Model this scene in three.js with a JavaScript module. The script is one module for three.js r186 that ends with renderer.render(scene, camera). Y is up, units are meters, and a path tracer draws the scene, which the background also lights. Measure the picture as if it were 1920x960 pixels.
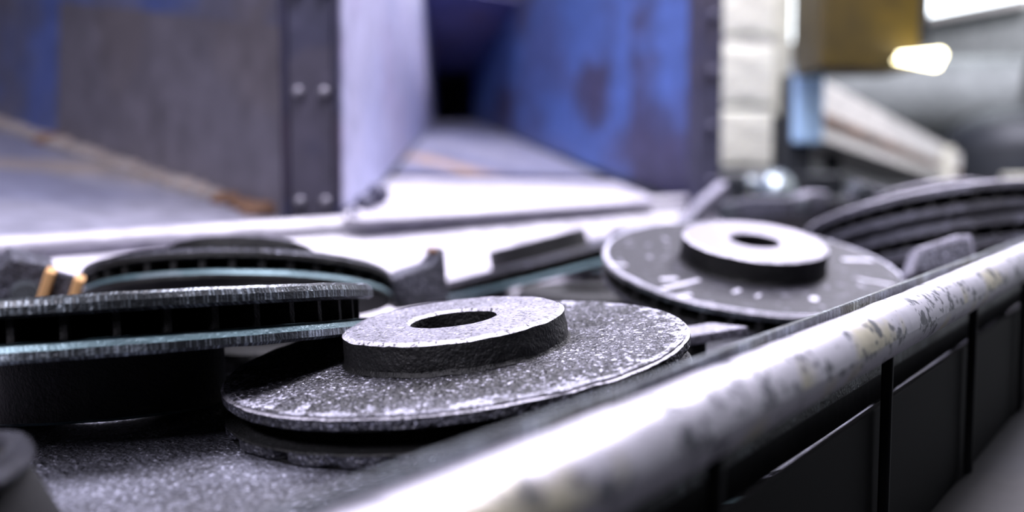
import * as THREE from 'three';
import { RoundedBoxGeometry } from 'three/addons/geometries/RoundedBoxGeometry.js';
import { mergeGeometries, toCreasedNormals } from 'three/addons/utils/BufferGeometryUtils.js';
import { RectAreaLightUniformsLib } from 'three/addons/lights/RectAreaLightUniformsLib.js';

// ---------------------------------------------------------------- camera, sky, lights, exposure
const scene = new THREE.Scene();
const camera = new THREE.PerspectiveCamera(26.99, 2, 0.02, 60);
camera.position.set(0, 1.04, 0);
camera.rotation.set(-5 * Math.PI / 180, 0, 0);
camera.focus = 0.575;
camera.userData.fStop = 3.2;
scene.add(camera);
scene.background = new THREE.Color(0.86, 0.93, 1.0);
scene.backgroundIntensity = 7;
const renderer = new THREE.WebGLRenderer({ antialias: true });
renderer.toneMapping = THREE.LinearToneMapping;
renderer.toneMappingExposure = 0.98;
renderer.shadowMap.enabled = true;
RectAreaLightUniformsLib.init();
const LILAC = new THREE.Color(0.90, 0.86, 1.0);
// unseen ceiling luminaires, the last two added to brighten hall and chute: [x, y, z, width, length, turn, strength]
const LUMINAIRES = [
  [0.34, 2.75, -1.2, 0.6, 2.0, -0.6, 27],
  [-1.15, 2.45, 0.85, 0.5, 1.5, 0.5, 36],
  [1.75, 3.3, -3.3, 0.4, 1.5, 0.3, 78],
  [-0.12, 3.0, -2.75, 0.35, 1.1, 0.06, 40],
];

// ---------------------------------------------------------------- helpers
let seed = 7;
const rnd = () => { seed = (seed * 1664525 + 1013904223) >>> 0; return seed / 4294967296; };
const hash = (x, y, s) => { let h = (x * 374761393 + y * 668265263 + s * 974711) | 0; h = Math.imul(h ^ (h >>> 13), 1274126177); h ^= h >>> 16; return (h >>> 0) / 4294967296; };
const sm = (t) => t * t * (3 - 2 * t);
const mix = (a, b, t) => a + (b - a) * t;
const clamp = (x, a = 0, b = 1) => Math.min(b, Math.max(a, x));
const step = (a, b, x) => sm(clamp((x - a) / (b - a)));
function vn(x, y, p, s) {                       // value noise that repeats every p cells
  const i = Math.floor(x), j = Math.floor(y), u = sm(x - i), v = sm(y - j), w = (k) => ((k % p) + p) % p;
  return mix(mix(hash(w(i), w(j), s), hash(w(i + 1), w(j), s), u), mix(hash(w(i), w(j + 1), s), hash(w(i + 1), w(j + 1), s), u), v);
}
function fbm(u, v, p, oct, s) { let a = 0, k = 0.5, n = 0; for (let o = 0; o < oct; o++) { a += k * vn(u * p, v * p, p, s + o); n += k; k *= 0.5; p *= 2; } return a / n; }
function texture(n, fn, srgb, metres) {
  const d = new Uint8Array(n * n * 4);
  for (let j = 0; j < n; j++) for (let i = 0; i < n; i++) {
    const c = fn(i / n, j / n), o = (j * n + i) * 4;
    d[o] = clamp(c[0], 0, 255); d[o + 1] = clamp(c[1], 0, 255); d[o + 2] = clamp(c[2], 0, 255); d[o + 3] = 255;
  }
  const t = new THREE.DataTexture(d, n, n, THREE.RGBAFormat);
  t.wrapS = t.wrapT = THREE.RepeatWrapping; t.magFilter = THREE.LinearFilter; t.minFilter = THREE.LinearMipmapLinearFilter; t.generateMipmaps = true;
  if (srgb) t.colorSpace = THREE.SRGBColorSpace;
  t.repeat.set(1 / metres, 1 / metres); t.needsUpdate = true;
  return t;
}
const grey = (v, r = 1, g = 1, b = 1) => [v * r, v * g, v * b];
const names = {};
const numbered = (n) => { const k = names[n] = (names[n] ?? -1) + 1; return k ? n + '_' + String(k).padStart(3, '0') : n; };
function shade(o) { o.traverse((m) => { if (m.isMesh) { m.castShadow = true; m.receiveShadow = true; } }); return o; }
function mesh(name, geo, mat, parent) { const m = new THREE.Mesh(geo, mat); m.name = name; m.castShadow = m.receiveShadow = true; if (parent) parent.add(m); return m; }
function thing(name, label, category, pos = [0, 0, 0], group) {
  const o = new THREE.Group(); o.name = numbered(name); o.position.set(...pos); o.userData = { label, category }; if (group) o.userData.group = group; scene.add(o); return o;
}
function structure(o, label, category) { o.userData = { ...o.userData, label, category, kind: 'structure' }; return o; }
function metreUV(g) {                            // box projected uv in metres
  if (g.index) g = g.toNonIndexed();
  const p = g.attributes.position, uv = new Float32Array(p.count * 2), a = new THREE.Vector3(), b = new THREE.Vector3(), c = new THREE.Vector3(), n = new THREE.Vector3();
  for (let i = 0; i < p.count; i += 3) {
    a.fromBufferAttribute(p, i); b.fromBufferAttribute(p, i + 1); c.fromBufferAttribute(p, i + 2);
    n.copy(b).sub(a).cross(c.clone().sub(a));
    const ax = Math.abs(n.x), ay = Math.abs(n.y), az = Math.abs(n.z);
    [a, b, c].forEach((q, k) => { const w = ay >= ax && ay >= az ? [q.x, q.z] : ax >= az ? [q.z, q.y] : [q.x, q.y]; uv[(i + k) * 2] = w[0]; uv[(i + k) * 2 + 1] = w[1]; });
  }
  g.setAttribute('uv', new THREE.BufferAttribute(uv, 2));
  return g;
}
function box(w, h, d, x = 0, y = 0, z = 0, r = 0.002, turn = 0) {
  const g = metreUV(new RoundedBoxGeometry(w, h, d, 2, Math.min(r, w / 2.01, h / 2.01, d / 2.01)));
  if (turn) g.rotateY(turn);
  return g.translate(x, y, z);
}
function slab(points, t, grid = 1) {             // a plate of thickness t behind the polygon (counter-clockwise seen from its front)
  const P = points.map((p) => new THREE.Vector3(...p)), n = new THREE.Vector3();
  for (let i = 0; i < P.length; i++) n.add(P[i].clone().cross(P[(i + 1) % P.length]));
  n.normalize();
  const u = P[1].clone().sub(P[0]).normalize(), v = n.clone().cross(u), o = P[0];
  const pos = [], uv = [], B = P.map((p) => p.clone().addScaledVector(n, -t));
  const tri = (...q) => q.forEach((p) => { pos.push(p.x, p.y, p.z); const d = p.clone().sub(o); uv.push(d.dot(u), d.dot(v)); });
  for (let i = 1; i < P.length - 1; i++) { tri(P[0], P[i], P[i + 1]); tri(B[0], B[i + 1], B[i]); }
  for (let i = 0; i < P.length; i++) { const j = (i + 1) % P.length; tri(P[i], B[i], B[j]); tri(P[i], B[j], P[j]); }
  const g = new THREE.BufferGeometry();
  g.setAttribute('position', new THREE.Float32BufferAttribute(pos, 3)); g.setAttribute('uv', new THREE.Float32BufferAttribute(uv, 2)); g.computeVertexNormals();
  return g;
}
const smooth3 = (x, y, z, s) => (vn(x + 100, y + 100, 512, s) + vn(y + 140, z + 100, 512, s + 1) + vn(z + 180, x + 100, 512, s + 2)) / 1.5 - 1;
function rough(g, amp, freq, s) {                // uneven casting skin: moves vertices by a smooth noise of their position
  const p = g.attributes.position;
  for (let i = 0; i < p.count; i++) {
    const x = p.getX(i), y = p.getY(i), z = p.getZ(i), f = freq;
    p.setXYZ(i, x + amp * smooth3(x * f, y * f, z * f, s), y + amp * smooth3(x * f, y * f, z * f, s + 5), z + amp * smooth3(x * f, y * f, z * f, s + 9));
  }
  g.computeVertexNormals();
  return g;
}
// a turned ring: each stretch of the profile [[r, y], ...] is cut into cells; uv in metres
function turned(profile, seg, cell, amp, s, chips = 0) {
  const parts = [];
  for (let k = 0; k < profile.length - 1; k++) {
    const [r0, y0] = profile[k], [r1, y1] = profile[k + 1], len = Math.hypot(r1 - r0, y1 - y0), m = Math.max(1, Math.round(len / cell)), flat = Math.abs(r1 - r0) > Math.abs(y1 - y0);
    const pos = [], uv = [], idx = [];
    for (let j = 0; j <= m; j++) for (let i = 0; i <= seg; i++) {
      const a = i / seg * Math.PI * 2, r = mix(r0, r1, j / m), y = mix(y0, y1, j / m), c = Math.cos(a), d = Math.sin(a), x = r * c, z = r * d;
      let dy = 0, dr = 0;
      if (amp) { dy = amp * smooth3(x * 90, y * 90, z * 90, s) + amp * 0.6 * smooth3(x * 260, y * 260, z * 260, s + 3); dr = amp * smooth3(x * 120, y * 160, z * 120, s + 11); }
      if (chips) { const q = smooth3(x * 150, y * 60, z * 150, s + 21); if (q > 0.12) dr -= chips * (q - 0.12); }
      pos.push((r + dr) * c, y + dy, (r + dr) * d);
      if (flat) uv.push(x, z); else uv.push(a * (r0 + r1) / 2, y);
    }
    for (let j = 0; j < m; j++) for (let i = 0; i < seg; i++) { const o = j * (seg + 1) + i, q = o + seg + 1; idx.push(o, q, o + 1, o + 1, q, q + 1); }
    const g = new THREE.BufferGeometry();
    g.setAttribute('position', new THREE.Float32BufferAttribute(pos, 3)); g.setAttribute('uv', new THREE.Float32BufferAttribute(uv, 2)); g.setIndex(idx); g.computeVertexNormals();
    const N = g.attributes.normal;
    for (let j = 0; j <= m; j++) { const o = j * (seg + 1), q = o + seg, v = new THREE.Vector3().fromBufferAttribute(N, o).add(new THREE.Vector3().fromBufferAttribute(N, q)).normalize(); N.setXYZ(o, v.x, v.y, v.z); N.setXYZ(q, v.x, v.y, v.z); }
    parts.push(g);
  }
  return mergeGeometries(parts);
}
const tube = (pts, r, n = 24, m = 16) => new THREE.TubeGeometry(new THREE.CatmullRomCurve3(pts.map((p) => new THREE.Vector3(...p)), false, 'catmullrom', 0.1), n, r, m);

// ---------------------------------------------------------------- surfaces
const grain = (u, v, p, s) => vn(u * p, v * p, p, s);
const castTone = (lo, hi, spark, tint, s) => texture(1024, (u, v) => {
  const big = fbm(u, v, 5, 4, s), g = grain(u, v, 150, s + 20) * 0.6 + grain(u, v, 300, s + 21) * 0.4, f = grain(u, v, 512, s + 30);
  let t = mix(lo, hi, clamp(0.55 * step(0.3, 0.72, big) + 0.45 * g));
  if (g > 0.66) t += spark * step(0.66, 0.9, g) * (0.4 + f);
  if (g < 0.3) t *= 0.55;
  return grey(t, ...tint);
}, true, 0.22);
const castBump = texture(1024, (u, v) => grey(255 * (0.45 * grain(u, v, 110, 61) + 0.35 * grain(u, v, 230, 62) + 0.2 * grain(u, v, 480, 63))), false, 0.22);
const T = {
  iron: castTone(38, 92, 110, [0.95, 0.96, 1.08], 11),
  pale: castTone(98, 142, 70, [0.98, 0.97, 1.07], 23),
  dust: castTone(140, 205, 50, [0.99, 0.98, 1.04], 37),
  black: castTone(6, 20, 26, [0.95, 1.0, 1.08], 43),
};
const turnedTone = texture(512, (u, v) => {
  const st = vn(u * 256, v * 3, 256, 71), b = fbm(u, v, 6, 3, 72), f = grain(u, v, 200, 73);
  return grey(40 + 150 * step(0.45, 0.95, st * 0.6 + b * 0.5) * (0.5 + 0.5 * f) + 22 * b, 0.93, 1.0, 1.06);
}, true, 0.16);
const steelPatch = (a, b, c, s, p = 3) => texture(512, (u, v) => {
  const n = fbm(u, v, p, 5, s), w = step(0.42, 0.58, n), f = fbm(u, v, 40, 3, s + 9), q = step(0.62, 0.72, fbm(u, v, p * 2, 4, s + 15));
  return [0, 1, 2].map((k) => mix(mix(a[k], b[k], w), c[k], q * 0.7) * (0.86 + 0.28 * f));
}, true, 1);
const fineBump = texture(512, (u, v) => grey(255 * fbm(u, v, 32, 5, 91)), false, 0.5);
const std = (o) => new THREE.MeshStandardMaterial(o);
const M = {
  iron: std({ map: T.iron, roughness: 0.45, metalness: 0.45, bumpMap: castBump, bumpScale: 0.0026 }),
  pale: std({ map: T.pale, roughness: 0.6, metalness: 0.3, bumpMap: castBump, bumpScale: 0.0007 }),
  ground: std({ color: 0xd8d5dd, map: turnedTone.clone(), roughness: 0.45, metalness: 0.3 }),
  edge: std({ map: T.dust, roughness: 0.55, metalness: 0.3, bumpMap: castBump, bumpScale: 0.0008 }),
  black: std({ map: T.black, roughness: 0.62, metalness: 0.3, bumpMap: castBump, bumpScale: 0.0009 }),
  turned: std({ map: turnedTone, roughness: 0.42, metalness: 0.6, bumpMap: castBump, bumpScale: 0.0005 }),
  vane: std({ map: T.black, roughness: 0.8, metalness: 0.2, bumpMap: castBump, bumpScale: 0.001 }),
};
M.white = std({ color: 0x7c7985, roughness: 0.45, metalness: 0.2 });

// the rail: pale grey coat worn through to dark steel in flecks
const railMap = texture(1024, (u, v) => {
  const f = fbm(u, v, 90, 3, 202), fleck = step(0.56, 0.66, fbm(u, v, 22, 5, 201) * 0.55 + f * 0.45), stain = step(0.6, 0.72, fbm(u, v, 6, 4, 203));
  return [184, 182, 192].map((b, k) => mix(mix(b, [186, 180, 160][k], stain), [62, 64, 72][k], fleck * 0.8));
}, true, 0.3);
M.rail = std({ map: railMap, roughness: 0.46, metalness: 0.75, bumpMap: fineBump, bumpScale: 0.0006 });
M.darkSteel = std({ map: steelPatch([26, 27, 32], [18, 19, 23], [36, 34, 34], 221), roughness: 0.6, metalness: 0.5, bumpMap: fineBump, bumpScale: 0.0004 });
M.blackPaint = new THREE.MeshPhysicalMaterial({ specularIntensity: 0.3, map: steelPatch([14, 14, 17], [11, 11, 14], [19, 19, 22], 225), roughness: 0.7, metalness: 0.2 });
M.brightSheet = std({ map: steelPatch([184, 181, 192], [170, 167, 180], [196, 194, 202], 231), roughness: 0.45, metalness: 0.15, bumpMap: fineBump, bumpScale: 0.0004 });
M.chuteFloor = std({ map: steelPatch([150, 150, 166], [128, 130, 152], [164, 150, 138], 241), roughness: 0.42, metalness: 0.35, bumpMap: fineBump, bumpScale: 0.0004 });
M.streakedFloor = std({ map: texture(1024, (u, v) => {   // a ragged rust streak where the charge slides; covers 2 m
  const n = fbm(u, v, 5, 5, 245), f = fbm(u, v, 50, 3, 246), w = step(0.42, 0.58, n), d = Math.abs(u * 2 - 0.36 + v * 0.16 + (n - 0.5) * 0.16), q = step(0.11, 0.02, d + (f - 0.5) * 0.1);
  return [0, 1, 2].map((k) => mix(mix([146, 146, 164][k], [124, 126, 150][k], w), [190, 158, 132][k], q * 0.8) * (0.86 + 0.28 * f));
}, true, 2), roughness: 0.42, metalness: 0.3, bumpMap: fineBump, bumpScale: 0.0004 });
M.lilacSheet = std({ map: steelPatch([164, 163, 188], [152, 154, 184], [158, 150, 178], 251), roughness: 0.5, metalness: 0.2, bumpMap: fineBump, bumpScale: 0.0003 });
const patchMap = (blueTone, baseTone, stain, bias, sd) => texture(1024, (u, v) => {      // ragged blue patches over a greyer base, biased by position; covers 2 m
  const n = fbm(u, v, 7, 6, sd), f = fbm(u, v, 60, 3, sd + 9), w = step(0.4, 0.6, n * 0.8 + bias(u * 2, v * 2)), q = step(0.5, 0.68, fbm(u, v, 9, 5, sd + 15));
  return [0, 1, 2].map((k) => mix(mix(baseTone[k], blueTone[k], w), stain[k], q * 0.4) * (0.86 + 0.28 * f));
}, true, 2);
M.blueSheet = std({ map: patchMap([82, 108, 170], [72, 70, 98], [80, 78, 112], (u, v) => (v > 0.35 ? 0.12 : 0) + (u > 0.35 ? 0.06 : 0) + 0.08, 261), roughness: 0.45, metalness: 0.2, bumpMap: fineBump, bumpScale: 0.0003 });
M.greySheet = std({ map: patchMap([92, 108, 168], [116, 113, 124], [118, 110, 112], (u, v) => (u < 1.1 ? 0.21 : -0.06) + (v > 0.25 ? 0.05 : -0.12), 271), roughness: 0.5, metalness: 0.35, bumpMap: fineBump, bumpScale: 0.0004 });
M.post = std({ map: steelPatch([70, 70, 88], [60, 60, 80], [78, 74, 86], 281), roughness: 0.5, metalness: 0.4, bumpMap: fineBump, bumpScale: 0.0004 });
M.bolt = std({ color: 0x77757f, roughness: 0.4, metalness: 0.6 });
M.navy = std({ map: steelPatch([40, 38, 62], [34, 36, 66], [52, 40, 56], 291), roughness: 0.6, metalness: 0.2 });
M.hood = std({ map: steelPatch([92, 88, 132], [80, 80, 130], [104, 86, 112], 295), roughness: 0.6, metalness: 0.2 });
M.weld = std({ map: steelPatch([172, 166, 166], [150, 144, 140], [150, 112, 84], 301, 9), roughness: 0.45, metalness: 0.4, bumpMap: fineBump, bumpScale: 0.002 });
M.rust = std({ map: steelPatch([116, 86, 66], [98, 74, 60], [140, 108, 84], 311, 9), roughness: 0.85, metalness: 0.1, bumpMap: fineBump, bumpScale: 0.001 });
M.concrete = std({ map: steelPatch([52, 52, 55], [44, 45, 48], [60, 59, 60], 321), roughness: 0.8 });
M.plaster = std({ map: steelPatch([176, 182, 178], [166, 172, 168], [182, 186, 180], 331), roughness: 0.9 });
M.roofing = std({ map: steelPatch([60, 62, 66], [52, 54, 58], [68, 69, 70], 335), roughness: 0.9 });
M.cream = std({ map: steelPatch([226, 226, 208], [216, 216, 200], [230, 230, 216], 341), roughness: 0.5 });
M.yellow = std({ map: steelPatch([74, 60, 3], [66, 53, 3], [58, 47, 6], 351), roughness: 0.5 });
M.paleBlue = std({ color: 0xb8dcff, roughness: 0.4 });
M.paleGrey = std({ map: steelPatch([232, 230, 222], [220, 220, 214], [236, 232, 226], 361), roughness: 0.55, metalness: 0.1 });
M.duct = std({ map: steelPatch([128, 134, 132], [118, 124, 122], [136, 140, 138], 366), roughness: 0.6, metalness: 0.1 });
M.slate = std({ map: steelPatch([44, 48, 54], [36, 40, 46], [54, 56, 58], 371), roughness: 0.55, metalness: 0.3 });
M.silver = std({ color: 0xaab6bb, roughness: 0.3, metalness: 0.7 });
M.glass = new THREE.MeshPhysicalMaterial({ color: 0xffffff, roughness: 0.05, transmission: 1, thickness: 0 });
M.glow = std({ color: 0xffffff, emissive: 0xfff2c0, emissiveIntensity: 14 });
M.lampGlow = std({ color: 0xffffff, emissive: new THREE.Color(0.9, 0.86, 1), emissiveIntensity: 6 });
M.ochre = std({ map: steelPatch([222, 176, 122], [200, 156, 106], [150, 130, 112], 381, 9), roughness: 0.7, metalness: 0.2, bumpMap: fineBump, bumpScale: 0.001 });

// ---------------------------------------------------------------- the hall
{
  const T_HALL = 17.7 * Math.PI / 180, hall = (o) => { o.rotation.y = T_HALL; return o; };
  // local axes of the hall: x across, z along; the right wall is the plane x = 3.96
  const XR = 3.96, XL = -6, ZF = -11, ZN = 4, H = 4.2;
  const fl = mesh('floor', metreUV(new THREE.BoxGeometry(XR - XL + 0.4, 0.2, ZN - ZF + 0.4)).translate((XR + XL) / 2, -0.1, (ZN + ZF) / 2), M.concrete, scene);
  structure(hall(fl), 'dark grey concrete floor of the workshop', 'floor');
  const ce = mesh('ceiling', metreUV(new THREE.BoxGeometry(XR - XL + 0.4, 0.2, ZN - ZF + 0.4)).translate((XR + XL) / 2, H + 0.1, (ZN + ZF) / 2), M.roofing, scene);
  structure(hall(ce), 'dark sheet workshop ceiling', 'ceiling');
  const wall = (name, g, label, m = M.plaster) => structure(hall(mesh(name, mergeGeometries(g.map(metreUV)), m, scene)), label, 'wall');
  const bx = (x0, x1, y0, y1, z0, z1) => new THREE.BoxGeometry(x1 - x0, y1 - y0, z1 - z0).translate((x0 + x1) / 2, (y0 + y1) / 2, (z0 + z1) / 2);
  wall('wall_back', [bx(XL, XR, 0, H, ZF - 0.2, ZF)], 'pale grey back wall of the workshop');
  wall('wall_front', [bx(XL, XR, 0, H, ZN, ZN + 0.2)], 'dark wall behind the viewpoint', M.roofing);
  wall('wall_left', [bx(XL - 0.2, XL, 0, H, ZF, ZN)], 'dark side wall of the workshop behind the chutes', M.roofing);
  const wy0 = 1.79, wy1 = 3.4, wz0 = -8.2, wz1 = -4.2;
  wall('wall_right', [bx(XR, XR + 0.2, 0, wy0, ZF, ZN), bx(XR, XR + 0.2, wy1, H, ZF, ZN), bx(XR, XR + 0.2, wy0, wy1, ZF, wz0), bx(XR, XR + 0.2, wy0, wy1, wz1, ZN)], 'pale grey workshop wall under the long bright window');
  const win = new THREE.Group(); win.name = 'window_1'; scene.add(win); hall(win);
  structure(win, 'long overexposed daylight window high in the pale wall', 'window');
  const zs = 4, dz = (wz1 - wz0) / zs;
  for (let i = 0; i < zs; i++) mesh('pane', new THREE.PlaneGeometry(dz - 0.06, wy1 - wy0 - 0.06).rotateY(-Math.PI / 2).translate(XR + 0.1, (wy0 + wy1) / 2, wz0 + dz * (i + 0.5)), M.glass, win);
  for (let i = 0; i <= zs; i++) mesh('window_bar', box(0.06, wy1 - wy0, 0.05, XR + 0.1, (wy0 + wy1) / 2, wz0 + dz * i), M.paleGrey, win);
  mesh('window_sill', box(0.24, 0.04, wz1 - wz0, XR + 0.06, wy0 + 0.02, (wz0 + wz1) / 2), M.paleGrey, win);
  mesh('window_head', box(0.08, 0.05, wz1 - wz0, XR + 0.1, wy1 - 0.025, (wz0 + wz1) / 2), M.paleGrey, win);
}
for (const [i, [x, y, z, w, l, turn, k]] of LUMINAIRES.entries()) {
  const o = thing('ceiling_luminaire', ['long ceiling luminaire over the container of brake discs', 'ceiling luminaire to the rear of the container', 'added unseen ceiling luminaire brightening the hall near the long window', 'added unseen ceiling luminaire brightening the tapering chute through its open top'][i], 'lamp', [x, y, z]);
  o.rotation.y = turn;
  mesh('housing', box(w + 0.06, 0.07, l + 0.06, 0, 0.04, 0, 0.01), M.paleGrey, o);
  mesh('diffuser', box(w, 0.02, l, 0, -0.005, 0, 0.004), M.lampGlow, o);
  for (const s of [-1, 1]) mesh('hanger', new THREE.CylinderGeometry(0.006, 0.006, 4.2 - y - 0.07, 8).translate(0, 0.075 + (4.2 - y - 0.07) / 2, s * l * 0.35), M.darkSteel, o);
  const L = new THREE.RectAreaLight(LILAC, k, w, l); L.name = 'luminaire_light'; L.position.set(0, -0.02, 0); L.rotation.x = -Math.PI / 2; o.add(L);
}

// ---------------------------------------------------------------- the container that holds the discs
const TH = Math.atan2(0.831, 0.556);
{
  const c = thing('steel_container', 'long open steel container with tubular rim filled with brake discs', 'container');
  c.rotation.y = TH;                              // local x runs along the rails, z towards the viewpoint side
  const X0 = -0.35, X1 = 2.2, ZN = -0.145, ZF = -0.965, L = X1 - X0, XM = (X0 + X1) / 2;
  const rl = (z, y, r) => { const g = tube([[X0, y, z], [XM, y, z], [X1, y, z]], r, 120, 32); const uv = g.attributes.uv; for (let i = 0; i < uv.count; i++) uv.setXY(i, uv.getX(i) * L, uv.getY(i) * 2 * Math.PI * r); return g; };
  mesh('rim_tube', rough(rl(ZN, 0.9535, 0.0145), 0.0008, 60, 5), M.rail, c);
  mesh('liner_strip', box(L, 0.05, 0.003, XM, 0.941, ZN - 0.0195, 0.001), M.turned, c);
  mesh('liner_strip', box(L, 0.066, 0.002, XM, 0.930, ZN - 0.0245, 0.0008), M.darkSteel, c);
  for (let x = 0.115 - 0.228 * 2; x < X1; x += 0.228) mesh('rib', box(0.004, 0.78, 0.006, x, 0.55, ZN + 0.001, 0.0015), M.darkSteel, c);
  mesh('side_panel', box(L, 0.76, 0.004, XM, 0.53, ZN - 0.006, 0.001), M.blackPaint, c);
  mesh('ledge', mergeGeometries([box(L, 0.005, 0.05, XM, 0.818, ZN + 0.024, 0.001), box(L, 0.04, 0.005, XM, 0.8, ZN + 0.047, 0.001)]), M.darkSteel, c);
  mesh('rim_tube', rough(rl(ZF, 0.9585, 0.012), 0.0005, 60, 8), M.brightSheet, c);
  mesh('sloped_panel', slab([[X0, 0.8155, ZF + 0.155], [X1, 0.8155, ZF + 0.155], [X1, 0.95, ZF + 0.004], [X0, 0.95, ZF + 0.004]], 0.004), M.brightSheet, c);
  mesh('outer_panel', box(L, 0.8, 0.004, XM, 0.55, ZF - 0.004, 0.001), M.darkSteel, c);
  for (const x of [X0, X1]) { mesh('end_panel', box(0.004, 0.8, ZN - ZF, x, 0.55, (ZN + ZF) / 2, 0.001), M.darkSteel, c); mesh('end_rim', new THREE.CylinderGeometry(0.012, 0.012, ZN - ZF, 16).rotateX(Math.PI / 2).translate(x, 0.955, (ZN + ZF) / 2), M.darkSteel, c); }
  mesh('bottom', box(L, 0.01, ZN - ZF - 0.01, XM, 0.81, (ZN + ZF) / 2, 0.001), M.darkSteel, c);
  for (const x of [X0 + 0.1, X1 - 0.1]) for (const z of [ZN - 0.06, ZF + 0.06]) mesh('foot', box(0.09, 0.16, 0.09, x, 0.08, z, 0.005), M.darkSteel, c);
}

// ---------------------------------------------------------------- brake discs
// plate of the front disc: sparkling sandy skin, pale dust caked in ragged tongues along its edge
M.dusty = std({ map: (() => {
  const t = texture(1024, (u, v) => {
    const x = u - 0.5, y = v - 0.5, r = Math.hypot(x, y) * 2, a = Math.atan2(y, x), big = fbm(u, v, 6, 5, 401), g = grain(u, v, 170, 402) * 0.6 + grain(u, v, 340, 403) * 0.4, f = grain(u, v, 512, 404);
    let t = mix(32, 82, clamp(0.6 * step(0.3, 0.7, big) + 0.4 * g));
    if (g > 0.6) t += 150 * step(0.6, 0.85, g) * (0.4 + f);
    if (g < 0.3) t *= 0.5;
    const cake = step(0.5, 0.62, (fbm(u, v, 30, 4, 405) * 0.65 + g * 0.3) + (r - 0.9) * 1.5) * (r > 0.6 ? 1 : 0), tongue = 0.75 + 0.25 * vn((a + 4) * 8, 0, 64, 406);
    t = mix(t, 196 * (0.75 + 0.4 * g), cake * 0.85 * tongue);
    if (fbm(u, v, 20, 3, 407) > 0.62 && r < 0.66) t *= 0.45;
    return grey(t, 0.97, 0.97, 1.06);
  }, true, 0.26);
  t.offset.set(0.5, 0.5); return t;
})(), roughness: 0.45, metalness: 0.45, bumpMap: castBump, bumpScale: 0.0028 });
// a ventilated disc casting: two friction plates, vanes between them, a hub with a central bore
function makeDisc(R, hubR, hubH, holeR, look = {}) {
  const o = new THREE.Group(), P = look.P ?? 0.007, G = look.G ?? 0.0105, y1 = P + G, y2 = y1 + P, top = y2 + hubH, seg = look.seg ?? 128, cell = look.cell ?? 0.004, amp = look.amp ?? 0.0004, s = look.seed ?? 1;
  const e = 0.0016, inner = hubR - 0.004;
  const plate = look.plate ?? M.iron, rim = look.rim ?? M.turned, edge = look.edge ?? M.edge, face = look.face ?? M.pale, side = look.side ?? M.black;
  const two = look.twoTone, c = 0.0042;
  const inv = look.inverted;
  const up = mesh('friction_plate', turned([[hubR - 0.002, y2], [R - e, y2]], seg, cell, amp, s), plate, o);
  if (inv) {
    mesh('rim', turned([[R - e, y2], [R, y2 - e], [R, y1 + c]], seg, cell / 2, amp, s), rim, up);
    mesh('worn_edge', turned([[R, y1 + c], [R - 0.0012, y1 + 0.0014], [R - 0.0034, y1]], seg, cell / 2, amp, s), edge, up);
  } else {
    mesh('worn_edge', turned(two ? [[R - 0.0034, y2], [R - 0.0012, y2 - 0.0014], [R, y2 - c]] : [[R - e * (look.worn ?? 1), y2 + 0.0001], [R, y2 - e]], seg, cell / 2, amp, s, look.chips ?? 0), edge, up);
    mesh('rim', turned([[R, y2 - (two ? c : e)], [R, y1 + e / 2], [R - e / 2, y1]], seg, cell / 2, amp, s, look.chips ?? 0), rim, up);
  }
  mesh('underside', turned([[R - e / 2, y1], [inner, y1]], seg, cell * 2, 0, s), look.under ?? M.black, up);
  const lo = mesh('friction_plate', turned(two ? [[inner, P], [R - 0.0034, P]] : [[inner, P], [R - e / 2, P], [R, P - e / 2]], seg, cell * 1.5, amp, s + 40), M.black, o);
  if (inv) {
    mesh('rim', turned([[R - 0.0034, P], [R, P - e], [R, c]], seg, cell / 2, amp, s + 40), look.lowRim ?? rim, lo);
    mesh('worn_edge', turned([[R, c], [R - 0.0012, 0.0014], [R - 0.0034, 0]], seg, cell / 2, amp, s + 40), two, lo);
  } else {
  if (two) mesh('worn_edge', turned([[R - 0.0034, P], [R - 0.0012, P - 0.0014], [R, P - c]], seg, cell / 2, amp, s + 40), two, lo);
  mesh('rim', turned([[R, P - (two ? c : e / 2)], [R, e], [R - e, 0]], seg, cell / 2, look.lowAmp ?? amp * 2, s + 40, look.lowChips ?? look.chips ?? 0), look.lowRim ?? rim, lo);
  }
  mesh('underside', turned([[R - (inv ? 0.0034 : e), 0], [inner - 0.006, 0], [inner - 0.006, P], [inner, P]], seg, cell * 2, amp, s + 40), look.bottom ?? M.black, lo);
  const f = 0.0022;
  const hub = mesh('hub', turned([[hubR, top - e], [hubR + 0.0006, y2 + f], [hubR + 0.0014, y2 + 0.0008], [hubR + f, y2 - 0.0002]], seg, cell / 1.5, amp * 2.4, s + 60), side, o);
  mesh('worn_edge', turned([[hubR - e * 1.6, top + 0.0001], [hubR, top - e]], seg, cell / 2, amp * 1.2, s + 60), edge, hub);
  mesh('hub_face', turned([[holeR + e, top], [hubR - e * 1.6, top]], seg, cell, amp * 0.8, s + 60), face, hub);
  mesh('worn_edge', turned([[holeR, top - e], [holeR + e, top + 0.0001]], seg, cell / 2, amp, s + 60), edge, hub);
  mesh('bore', turned([[holeR, top - 0.009], [holeR, top - e]], seg, cell, amp, s + 60), side, hub);
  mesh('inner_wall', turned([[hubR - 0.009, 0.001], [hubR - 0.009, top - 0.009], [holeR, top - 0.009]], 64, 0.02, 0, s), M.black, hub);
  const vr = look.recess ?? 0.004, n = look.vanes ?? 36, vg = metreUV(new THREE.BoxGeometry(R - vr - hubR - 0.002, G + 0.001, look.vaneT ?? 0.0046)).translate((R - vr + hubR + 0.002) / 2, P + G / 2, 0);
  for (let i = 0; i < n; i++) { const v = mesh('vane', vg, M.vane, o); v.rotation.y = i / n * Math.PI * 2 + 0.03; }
  return o;
}
const GROUP = 'brake disc castings heaped in the container';
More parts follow.
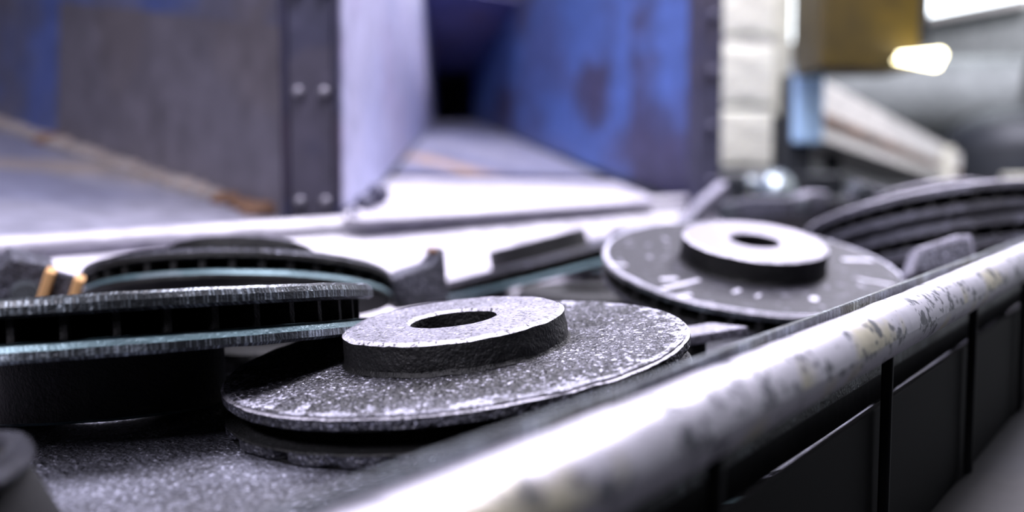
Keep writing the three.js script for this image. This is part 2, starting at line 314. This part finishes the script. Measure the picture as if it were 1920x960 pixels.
function putDisc(proto, label, [x, y, z], roll, tilt, flip = false, spin = 0) {
  const o = proto.clone(); o.name = numbered('brake_disc'); o.userData = { label, category: 'brake disc', group: GROUP };
  o.position.set(x, y, z);
  const q = new THREE.Quaternion().setFromEuler(new THREE.Euler(0, 0, roll)).multiply(new THREE.Quaternion().setFromEuler(new THREE.Euler(tilt + (flip ? Math.PI : 0), 0, 0))).multiply(new THREE.Quaternion().setFromEuler(new THREE.Euler(0, spin, 0)));
  o.quaternion.copy(q); scene.add(o); return o;
}
const d2r = Math.PI / 180;
M.striated = std({ color: 0xffffff, map: turnedTone, roughness: 0.35, metalness: 0.35, bumpMap: castBump, bumpScale: 0.0004 });
M.teal = std({ map: steelPatch([104, 128, 134], [88, 112, 120], [128, 140, 146], 411, 12), roughness: 0.4, metalness: 0.35, bumpMap: castBump, bumpScale: 0.0004 });
M.nearBlack = std({ color: 0x0c0d10, roughness: 0.85, bumpMap: castBump, bumpScale: 0.001 });  // dark iron; on the upturned hub its shade is put into the colour
const fine = makeDisc(0.13, 0.0625, 0.0175, 0.0245, { plate: M.dusty, rim: M.iron, recess: 0.03, lowRim: M.iron, lowChips: 0.012, lowAmp: 0.0016, seg: 360, cell: 0.0016, amp: 0.0005, seed: 3, chips: 0.003, worn: 3 });
const plain = makeDisc(0.14, 0.067, 0.025, 0.026, { seed: 9, chips: 0.002, worn: 1.8, P: 0.009, G: 0.009, twoTone: M.teal, edge: M.iron, rim: M.black });
const large = makeDisc(0.16, 0.066, 0.037, 0.03, { seed: 15, seg: 240, vanes: 40, cell: 0.003, amp: 0.0003, recess: 0.009, vaneT: 0.0034, P: 0.0095, G: 0.0115, inverted: true, twoTone: M.striated, edge: M.teal, rim: M.turned, lowRim: M.turned, side: M.nearBlack, plate: M.black, bottom: M.black });
const broad = makeDisc(0.16, 0.073, 0.028, 0.03, { seed: 25, vanes: 40, P: 0.011, G: 0.012, rim: M.iron });
// the underside of the plates at a disc's centre is its origin
const ax = (roll, tilt, k) => [-Math.sin(roll) * Math.cos(tilt) * k, Math.cos(roll) * Math.cos(tilt) * k, Math.sin(tilt) * k];
const under = ([x, y, z], roll, tilt, k) => { const a = ax(roll, tilt, k); return [x - a[0], y - a[1], z - a[2]]; };
putDisc(fine, 'grainy grey brake disc with raised hub lying in front beside the tubular rim', under([-0.031, 0.936, -0.594], 6.5 * d2r, 2.5 * d2r, 0.0245), 6.5 * d2r, 2.5 * d2r);
putDisc(large, 'brake disc turned hub down with its slotted rim showing edge on', [-0.246, 0.956, -0.645], 4 * d2r, -7.5 * d2r, true, 0.05);
putDisc(plain, 'brake disc with raised hub leaning with its lifted edge over the upturned disc', under([-0.253, 0.934, -0.99], 2 * d2r, -16 * d2r, 0.027), 2 * d2r, -16 * d2r);
putDisc(plain, 'brake disc tilted steeply sideways against the bright sloped panel', under([0.038, 0.912, -1.41], 14 * d2r, -4.5 * d2r, 0.0245), 14 * d2r, -4.5 * d2r, false, 1);
putDisc(broad, 'topmost brake disc with lifted slotted rim at the crowded end of the heap', under([0.534, 0.973, -1.36], 6 * d2r, -17 * d2r, 0.034), 6 * d2r, -17 * d2r, false, 0.4);
putDisc(broad, 'brake disc lying just beneath the topmost one with lifted rim', under([0.543, 0.973, -1.355], 6 * d2r, -16.5 * d2r, 0.038), 6 * d2r, -16.5 * d2r, true, 1.4);
putDisc(plain, 'brake disc sloping down towards the end wall behind the topmost disc', under([0.814, 0.965, -1.81], -16 * d2r, -6 * d2r, 0.0245), -16 * d2r, -6 * d2r, false, 0.8);
putDisc(plain, 'brake disc lying level with dark bore behind the white hubbed disc', under([0.222, 0.911, -1.665], 2 * d2r, 3 * d2r, 0.0245), 2 * d2r, 3 * d2r, false, 2);
// the disc with a bright ground hub face and scuffed oily plate
const scuff = (() => {
  const n = 1024, c = document.createElement('canvas'); c.width = c.height = n; const g = c.getContext('2d');
  g.fillStyle = '#222228'; g.fillRect(0, 0, n, n);
  seed = 99;
  const at = (a, r) => [n / 2 + Math.cos(a) * r * n / 2, n / 2 - Math.sin(a) * r * n / 2];
  for (let i = 0; i < 5000; i++) { const v = 28 + rnd() * 40; g.fillStyle = `rgba(${v},${v},${v + 9},0.5)`; const k = 1 + rnd() * 5; g.fillRect(rnd() * n, rnd() * n, k, k); }
  for (let i = 0; i < 150; i++) { const [x, y] = at(rnd() * 7, 0.55 + rnd() * 0.42); g.fillStyle = `rgba(190,188,204,${0.1 + rnd() * 0.3})`; g.beginPath(); g.ellipse(x, y, 3 + rnd() * 24, 2 + rnd() * 8, rnd() * 3, 0, 7); g.fill(); }
  g.lineCap = 'round';
  for (const [a, r0, r1, w] of [[2.35, 0.62, 0.93, 18], [2.5, 0.72, 0.8, 22], [2.2, 0.9, 0.97, 20], [1.9, 0.62, 0.68, 16], [1.7, 0.66, 0.7, 10], [0.3, 0.7, 0.9, 12], [-0.3, 0.72, 0.9, 24], [2.9, 0.9, 0.97, 14], [1.2, 0.7, 0.72, 26]]) {
    g.strokeStyle = 'rgba(214,212,226,0.85)'; g.lineWidth = w; g.beginPath(); g.moveTo(...at(a, r0)); g.lineTo(...at(a + 0.03, r1)); g.stroke();
  }
  for (let a = 0; a < 6.3; a += 0.02) { const k = 0.45 + 0.5 * rnd(); g.strokeStyle = `rgba(196,196,212,${k})`; g.lineWidth = 4 + rnd() * 12; g.beginPath(); g.moveTo(...at(a, 0.985)); g.lineTo(...at(a + 0.03, 0.982)); g.stroke(); }
  const t = new THREE.CanvasTexture(c); t.colorSpace = THREE.SRGBColorSpace; t.wrapS = t.wrapT = THREE.RepeatWrapping; t.repeat.set(1 / 0.28, 1 / 0.28); t.offset.set(0.5, 0.5);
  return t;
})();
M.scuffed = new THREE.MeshPhysicalMaterial({ map: scuff, roughness: 0.6, metalness: 0.1, specularIntensity: 0.45, bumpMap: castBump, bumpScale: 0.0005 });
const polished = makeDisc(0.14, 0.067, 0.023, 0.0235, { seed: 33, seg: 200, cell: 0.003, plate: M.scuffed, face: M.white, edge: M.edge, chips: 0.002, worn: 1.6, lowRim: M.iron });
putDisc(polished, 'dark scuffed brake disc with a bright white hub face and black bore', under([0.226, 0.946, -1.0], -3.5 * d2r, 12.5 * d2r, 0.0245), -3.5 * d2r, 12.5 * d2r);
// the lowest layer
const blank = new THREE.Group();
M.sand = std({ map: castTone(62, 132, 120, [0.95, 0.96, 1.06], 53), roughness: 0.42, metalness: 0.4, bumpMap: castBump, bumpScale: 0.0028 });
mesh('face', turned([[0.001, 0.012], [0.186, 0.012], [0.188, 0.010]], 220, 0.003, 0.0006, 71), M.sand, blank);
mesh('rim', turned([[0.188, 0.010], [0.188, 0.002], [0.186, 0]], 220, 0.003, 0.0004, 71), M.black, blank);
mesh('underside', turned([[0.186, 0], [0.001, 0]], 64, 0.05, 0, 71), M.black, blank);
{
  const o = blank; o.name = numbered('flywheel_blank'); o.userData = { label: 'wide flat grainy iron disc under the upturned brake disc', category: 'iron disc' };
  o.position.set(-0.195, 0.8805, -0.578); o.quaternion.setFromEuler(new THREE.Euler(-1.5 * d2r, 0, 2 * d2r)); scene.add(o);
}
for (const [inside, along] of [[0.315, 0.76], [0.315, 1.05], [0.315, 1.34], [0.315, 1.63], [0.315, 1.92], [0.615, 1.38], [0.615, 1.67], [0.615, 1.96]]) putDisc(plain, 'dark brake disc in the shadowed bottom layer of the heap', [0.556 * along - 0.831 * inside, 0.8165, -0.831 * along - 0.556 * inside], 0, 0, false, along * 7 + inside);

// ---------------------------------------------------------------- loose castings among the discs
function extruded(pts, depth, bevel, holes = []) {
  const s = new THREE.Shape(pts.map((p) => new THREE.Vector2(...p)));
  for (const [x, y, r] of holes) { const h = new THREE.Path(); h.absarc(x, y, r, 0, Math.PI * 2, true); s.holes.push(h); }
  const g = new THREE.ExtrudeGeometry(s, { depth, bevelEnabled: true, bevelSize: bevel, bevelThickness: bevel, bevelSegments: 3, curveSegments: 24 });
  return metreUV(g.translate(0, 0, -depth / 2));
}
function casting(name, label, category, pos, rot, parts) {
  const o = thing(name, label, category, pos); o.rotation.set(...rot);
  for (const [n, g, m] of parts) mesh(n, g, m, o);
  return o;
}
casting('channel_bracket', 'small ochre rusted channel bracket standing beside the lifted brake disc', 'bracket', [-0.366, 0.926, -0.85], [0.1, 0.3, -0.35], [
  ['web', box(0.014, 0.036, 0.006, 0, 0.01, 0.003, 0.001), M.iron],
  ['flange', box(0.008, 0.036, 0.02, -0.011, 0.01, 0.002, 0.002), M.ochre],
  ['flange', box(0.008, 0.036, 0.02, 0.011, 0.01, 0.002, 0.002), M.ochre],
]);
casting('knuckle_casting', 'dark knuckle casting behind the ochre channel bracket', 'casting', [-0.405, 0.935, -0.88], [0.2, 0.5, 0.4], [
  ['body', extruded([[-0.022, -0.02], [0.02, -0.024], [0.026, 0.01], [0.006, 0.03], [-0.02, 0.022]], 0.025, 0.004), M.iron],
  ['boss', new THREE.CylinderGeometry(0.011, 0.012, 0.04, 24).rotateX(Math.PI / 2).translate(0, 0.002, 0.008), M.turned],
]);
casting('lug_casting', 'stubby dark lug casting between the leaning and the sideways tilted disc', 'casting', [-0.095, 0.926, -1.04], [0, 0.4, 0.1], [
  ['body', extruded([[-0.024, -0.022], [0.024, -0.022], [0.026, 0.024], [0.012, 0.012], [-0.012, 0.008], [-0.028, 0.004]], 0.03, 0.003), M.iron],
  ['tip', box(0.008, 0.005, 0.022, 0.02, 0.026, 0, 0.002), M.rust],
]);
casting('flat_casting', 'pale flat cast plate lying behind the front hub', 'plate', [-0.083, 0.905, -0.83], [0.06, 0.2, 0.12], [
  ['plate', extruded([[-0.035, -0.03], [0.02, -0.034], [0.04, 0.0], [0.02, 0.03], [-0.03, 0.026]], 0.004, 0.002).rotateX(-Math.PI / 2), M.pale],
  ['boss', turned([[0.006, 0.006], [0.012, 0.006], [0.013, 0]], 32, 0.004, 0.0003, 4).translate(0.015, 0.004, 0), M.iron],
]);
for (const [k, [x, z]] of [[-0.2, -0.86], [-0.03, -0.985], [0.085, -1.2]].entries()) casting('filler_drum', ['added dark filler drum behind the upturned brake disc', 'added dark filler drum behind the hub of the front disc', 'added dark filler drum below the sideways tilted disc'][k], 'casting', [x, 0.8155, z], [0, k, 0], [  // added dark fillers standing in for the shade deep in the heap
  ['shell', turned([[0.078, 0], [0.08, 0.004], [0.08, 0.078], [0.076, 0.082], [0.03, 0.082], [0.03, 0.03]], 64, 0.01, 0.0004, 83), M.black],
  ['web', turned([[0.03, 0.03], [0.004, 0.03]], 64, 0.01, 0.0004, 83), M.black],
]);
casting('wedge_casting', 'chamfered grey wedge casting resting against the tubular rim under the topmost disc', 'casting', [0.388, 0.953, -0.97], [-0.45, 0.15, 0.16], [
  ['body', extruded([[-0.036, -0.014], [0.03, -0.016], [0.033, 0.014], [0.022, 0.015], [-0.02, 0.007]], 0.012, 0.003), M.pale],
  ['face', extruded([[-0.03, -0.011], [0.026, -0.013], [0.029, 0.01], [0.02, 0.011], [-0.018, 0.004]], 0.001, 0.0008).translate(0, 0, 0.0098), M.iron],
]);
casting('shard_casting', 'thin pale iron shard between the front disc and the tubular rim', 'shard', [0.137, 0.922, -0.735], [0.08, 0.3, 0.05], [
  ['blade', extruded([[-0.02, -0.012], [0.024, -0.008], [0.008, 0.012], [-0.016, 0.01]], 0.004, 0.0015).rotateX(-Math.PI / 2), M.pale],
  ['root', box(0.016, 0.03, 0.012, -0.012, -0.016, 0, 0.003), M.black],
]);
casting('boss_casting', 'dark rounded boss casting in the near corner on the flat iron disc', 'casting', [-0.195, 0.885, -0.385], [0.1, 0.3, 0.25], [
  ['body', rough(new THREE.CylinderGeometry(0.026, 0.042, 0.09, 48, 12).toNonIndexed(), 0.0006, 80, 6), M.nearBlack],
  ['collar', new THREE.TorusGeometry(0.026, 0.005, 16, 48).rotateX(Math.PI / 2).translate(0, 0.043, 0), M.iron],
]);
for (const [i, [x, y, z, a]] of [[0.36, 0.955, -2.0, 0.7], [0.43, 0.96, -1.86, -0.5], [0.55, 0.968, -1.98, 0.9], [0.62, 0.975, -1.78, 0.2], [0.98, 0.965, -1.9, 0.5]].entries()) casting('arm_casting', ['pale bent arm casting by the foot of the blue chute wall', 'slanting arm casting behind the white hubbed disc', 'dark arm casting in front of the silver motor dome', 'short arm casting on top of the heap behind the topmost disc', 'arm casting beside the sloping disc at the end wall'][i], 'casting', [x, y, z], [0.2, a, 0.5 - i * 0.3], [
  ['arm', extruded([[-0.06, -0.012], [0.06, -0.01], [0.062, 0.01], [0.0, 0.016], [-0.06, 0.012]], 0.014, 0.004), i % 2 ? M.iron : M.pale],
  ['boss', new THREE.CylinderGeometry(0.016, 0.016, 0.036, 24).rotateX(Math.PI / 2).translate(-0.05, 0, 0), M.turned],
]);

// ---------------------------------------------------------------- the blasting machine: chutes behind the far rim
{
  const c = thing('feed_chute', 'tapering sheet metal chute with lilac and blue walls ending in a dark hole', 'chute');
  const bl = [-0.228, 0.955, -1.43], tl = [-0.214, 1.92, -1.43], br = [0.402, 0.945, -2.3], tr = [0.389, 1.92, -2.3];
  const hbl = [-0.288, 1.198, -4], hbr = [-0.149, 1.198, -4], htl = [-0.287, 1.385, -4], htr = [-0.148, 1.385, -4];
  mesh('side_wall', slab([bl, hbl, htl, tl], 0.004), M.lilacSheet, c);
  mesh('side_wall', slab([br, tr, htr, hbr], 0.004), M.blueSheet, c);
  const between = (a, b) => new THREE.Vector3(...a).lerp(new THREE.Vector3(...b), 0.68).toArray();   // the hood covers the narrow third of the chute
  mesh('roof_plate', slab([between(tl, htl), htl, htr, between(tr, htr)], 0.004), M.hood, c);
  const fl = [-0.245, 1.01, -2.18], fr = [0.26, 0.992, -2.74];
  mesh('floor_plate', slab([fl, fr, hbr, hbl], 0.004), M.streakedFloor, c);
  const cl = [-0.218, 0.977, -1.409], cr = [0.271, 0.977, -2.14], nl = [-0.203, 0.964, -1.396], nr = [0.284, 0.963, -2.122];
  mesh('lip_plate', slab([cl, cr, fr, fl], 0.004), M.brightSheet, c);
  mesh('lip_nose', slab([nl, nr, cr, cl], 0.004), M.brightSheet, c);
  mesh('lip_edge', tube([cl, nl, nr], 0.005, 40, 10), M.brightSheet, c);
  mesh('seam_bar', tube([fl.map((v, k) => v + (k === 1 ? 0.004 : 0)), fr.map((v, k) => v + (k === 1 ? 0.004 : 0))], 0.007, 8, 10), M.navy, c);
  const throat = [[hbl, hbr], [hbr, htr], [htr, htl], [htl, hbl]];
  for (const [a, b] of throat) mesh('throat_plate', slab([a, b, [b[0], b[1], -5], [a[0], a[1], -5]], 0.003), M.hood, c);
  mesh('throat_end', slab([[-0.288, 1.198, -5], [-0.148, 1.198, -5], [-0.148, 1.385, -5], [-0.288, 1.385, -5]], 0.004), M.hood, c);
  mesh('mouth_flange', box(0.058, 0.98, 0.05, 0.408, 1.43, -2.28, 0.004, 0.3), M.post, c);
  for (let y = 1.0; y < 1.9; y += 0.115) mesh('bolt_head', new THREE.SphereGeometry(0.011, 16, 10).scale(1, 1, 0.7).translate(0.418, y, -2.25), M.post, c);
  for (const [x, y, z, r] of [[-0.2, 0.985, -1.45, 0.013], [-0.188, 0.996, -1.5, 0.016], [-0.215, 0.972, -1.41, 0.012]]) mesh('bolt_head', new THREE.SphereGeometry(r, 16, 12).translate(x, y, z), M.post, c);
  for (const [x, z, h] of [[-0.2, -1.95, 0.985], [-0.22, -3.9, 1.18], [0.12, -3, 1.02]]) mesh('leg', box(0.05, h, 0.05, x, h / 2, z, 0.004), M.post, c);
}
{
  const p = thing('divider_post', 'dark steel channel post with paired bolt heads between the two chutes', 'post', [-0.2625, 0, -1.405]);
  p.rotation.y = 0.12;
  mesh('web', box(0.058, 1.95, 0.006, 0, 0.975, 0.0, 0.002), M.post, p);
  mesh('flange', box(0.008, 1.95, 0.03, -0.0335, 0.975, -0.006, 0.002), M.navy, p);
  mesh('flange', box(0.008, 1.95, 0.03, 0.0335, 0.975, -0.006, 0.002), M.navy, p);
  for (const y of [0.989, 1.131, 1.262, 1.4, 1.54]) for (const x of [-0.016, 0.017]) mesh('bolt_head', mergeGeometries([new THREE.CylinderGeometry(0.0085, 0.0085, 0.005, 6).rotateX(Math.PI / 2).translate(x, y, 0.005), new THREE.SphereGeometry(0.0078, 18, 12).scale(1, 1, 0.8).translate(x, y, 0.008)]), M.bolt, p);
}
{
  const c = thing('side_chute', 'patchy grey and blue side chute sloping down to the far rim', 'chute');
  const fb = [-0.308, 0.965, -1.43], ft = [-0.308, 1.92, -1.43], bb = [-1.6, 1.24, -2.72], bt = [-1.6, 1.92, -2.72];
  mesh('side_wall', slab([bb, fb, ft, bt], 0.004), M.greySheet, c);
  mesh('floor_plate', slab([[-0.58, 0.963, -0.98], [-0.30, 0.963, -1.41], fb, bb, [-2.2, 1.22, -1.9]], 0.004), M.chuteFloor, c);
  for (let i = 0; i < 34; i++) {                  // a lumpy weld along the seam
    const t = 0.02 + i / 34 * 0.8, k = hash(i, 2, 9);
    mesh('weld_bead', new THREE.SphereGeometry(0.014 + 0.008 * k, 14, 10).scale(1.7, 0.7, 1).rotateY(0.78).translate(mix(fb[0], bb[0], t) - 0.006, mix(fb[1], bb[1], t) + 0.004, mix(fb[2], bb[2], t) + 0.008), k > 0.9 || i < 3 ? M.rust : M.weld, c);
  }
  for (const q of [[-0.5, -1.5], [-1.3, -2.2]]) mesh('leg', box(0.05, 0.96, 0.05, q[0], 0.48, q[1], 0.004), M.post, c);
}

// ---------------------------------------------------------------- machinery to the side of the chute
{
  const b = thing('machine_base', 'dark steel machine base beyond the end of the container', 'machine base', [0.86, 0, -3.0]);
  mesh('body', box(0.66, 0.93, 0.7, 0, 0.465, 0, 0.01), M.slate, b);
  mesh('top_plate', box(0.7, 0.02, 0.74, 0, 0.94, 0, 0.004), M.slate, b);
  const l = thing('louvred_cabinet', 'tall cream cabinet of stacked louvred panels beside the blue chute wall', 'cabinet', [0.655, 0.95, -3.0]);
  mesh('body', box(0.15, 0.98, 0.1, 0, 0.5, -0.06, 0.006), M.paleGrey, l);
  for (const [y0, y1] of [[0.08, 0.235], [0.25, 0.415], [0.44, 0.6], [0.62, 0.78]]) {
    const m = mesh('panel', box(0.146, y1 - y0, 0.02, 0, (y0 + y1) / 2, 0, 0.009), M.cream, l);
    for (let k = 1; k < 4; k++) mesh('louvre', box(0.12, 0.006, 0.012, -0.006, mix(y0, y1, k / 4), 0.012, 0.002), M.paleGrey, m);
  }
  const n = thing('narrow_cabinet', 'narrow cream upright box beside the louvred cabinet', 'cabinet', [0.775, 0.95, -3.13]);
  mesh('body', box(0.05, 0.75, 0.08, 0, 0.6, 0, 0.008), M.cream, n); mesh('stem', box(0.03, 0.24, 0.05, 0, 0.115, 0, 0.004), M.slate, n);
  const s = thing('control_stand', 'black upright stand carrying the pale blue box', 'stand', [0.815, 0.95, -2.95]);
  mesh('column', box(0.075, 0.33, 0.07, -0.035, 0.165, 0, 0.006), M.slate, s); mesh('column', box(0.03, 0.9, 0.06, -0.012, 0.45, -0.06, 0.004), M.slate, s); mesh('plinth', box(0.16, 0.06, 0.16, 0, 0.03, 0, 0.006), M.slate, s);
  const q = thing('switch_box', 'small pale blue switch box on the black stand', 'switch box', [0.792, 1.09, -2.88]);
  mesh('body', box(0.078, 0.215, 0.05, 0, 0.1075, 0, 0.012), M.paleBlue, q); mesh('cap', box(0.03, 0.02, 0.04, -0.02, 0.225, 0, 0.006), M.paleBlue, q);
  const y = thing('yellow_hoist_box', 'dark yellow hoist housing hanging above the pale conveyor', 'hoist', [0.86, 1.263, -2.7]);
  mesh('housing', box(0.235, 0.5, 0.25, -0.005, 0.25, 0, 0.008), M.yellow, y); mesh('end_cap', box(0.03, 0.46, 0.2, 0.128, 0.29, 0, 0.006), M.slate, y); mesh('rail_hanger', box(0.06, 2.46, 0.06, 0, 1.72, -0.05, 0.004), M.slate, y);
  const d = thing('motor_dome', 'silver domed motor housing at the foot of the black stand', 'motor', [0.67, 0.95, -2.72]);
  mesh('dome', new THREE.SphereGeometry(0.052, 32, 20, 0, Math.PI * 2, 0, Math.PI / 2).scale(1, 1.15, 1).translate(0, 0.012, 0), M.silver, d); mesh('flange', new THREE.CylinderGeometry(0.056, 0.056, 0.014, 32).translate(0, 0.007, 0), M.slate, d);
  const g = thing('gearbox', 'dark gearbox block at the foot of the louvred cabinet', 'gearbox', [0.545, 0.95, -2.8]);
  mesh('block', box(0.12, 0.06, 0.14, 0, 0.03, 0, 0.012), M.slate, g); mesh('shaft', new THREE.CylinderGeometry(0.016, 0.016, 0.16, 20).rotateZ(Math.PI / 2).translate(0, 0.04, 0.05), M.silver, g);
}
{
  const lamp = thing('work_lamp', 'bright glowing tapered work lamp beside the yellow hoist housing', 'lamp', [0.945, 1.28, -2.5]);
  mesh('tube', slab([[-0.05, -0.004, 0], [0.044, -0.022, 0], [0.06, 0.01, 0], [0.05, 0.022, 0], [-0.05, 0.012, 0]], 0.03), M.glow, lamp);
  mesh('bracket', box(0.03, 0.014, 0.075, -0.045, 0.006, -0.04, 0.004), M.yellow, lamp);
  const L = new THREE.RectAreaLight(0xfff2c0, 8, 0.1, 0.03); L.name = 'work_light'; L.position.set(0, 0.004, 0.006); L.rotation.y = Math.PI; lamp.add(L);
  const c = thing('pale_conveyor', 'pale enclosed conveyor sloping down past the black stand with a rusty stripe', 'conveyor');
  const a0 = [1.02, 1.315, -3.55], a1 = [1.02, 1.12, -3.55], b0 = [1.78, 1.075, -4.25], b1 = [1.78, 0.95, -4.25];
  mesh('side_panel', slab([a1, b1, b0, a0], 0.3), M.paleGrey, c);
  mesh('rust_stripe', slab([[1.025, 1.17, -3.546], [1.78, 0.985, -4.246], [1.78, 1.005, -4.246], [1.025, 1.205, -3.546]], 0.004), M.rust, c);
  for (const [x, z, h] of [[1.15, -3.85, 1.1], [1.7, -4.35, 0.95]]) mesh('leg', box(0.05, h, 0.05, x, h / 2, z, 0.004), M.slate, c);
  const t = thing('round_tank', 'dark round tank with domed top at the workshop wall', 'tank', [2.12, 0, -4.5]);
  mesh('shell', new THREE.CylinderGeometry(0.3, 0.3, 1.1, 48).translate(0, 0.55, 0), M.slate, t); mesh('dome', new THREE.SphereGeometry(0.3, 48, 20, 0, Math.PI * 2, 0, Math.PI / 2).scale(1, 0.55, 1).translate(0, 1.1, 0), M.slate, t);
  const u = thing('air_duct', 'large grey round air duct running along the workshop wall', 'duct');
  mesh('pipe', tube([[1.08, 1.36, -5.56], [1.68, 1.34, -5.26], [2.18, 1.325, -4.96], [2.33, 1.32, -4.86]], 0.2, 40, 32), M.duct, u);
  for (const [x, z] of [[1.4, -5.4], [2.1, -5.0]]) mesh('stand', box(0.05, 1.16, 0.05, x, 0.58, z, 0.004), M.slate, u);
  const w = thing('white_pole', 'short white marker pole below the pale conveyor', 'pole', [1.625, 0, -4.0]);
  mesh('pole', new THREE.CylinderGeometry(0.024, 0.024, 1.1, 20).translate(0, 0.55, 0), M.cream, w); mesh('foot', new THREE.CylinderGeometry(0.08, 0.09, 0.02, 24).translate(0, 0.01, 0), M.slate, w);
  const k = thing('white_box', 'small white carton on the dark cabinet by the wall', 'box', [1.64, 0.93, -3.45]);
  mesh('carton', box(0.09, 0.06, 0.07, 0, 0.03, 0, 0.006), M.cream, k); mesh('lid', box(0.094, 0.012, 0.074, 0, 0.066, 0, 0.003), M.cream, k);
  const v = thing('low_cabinet', 'low dark cabinet by the workshop wall', 'cabinet', [1.7, 0, -3.5]);
  mesh('body', box(0.7, 0.91, 0.4, 0, 0.455, 0, 0.008), M.slate, v); mesh('top', box(0.74, 0.02, 0.44, 0, 0.92, 0, 0.003), M.slate, v);
}
renderer.render(scene, camera);
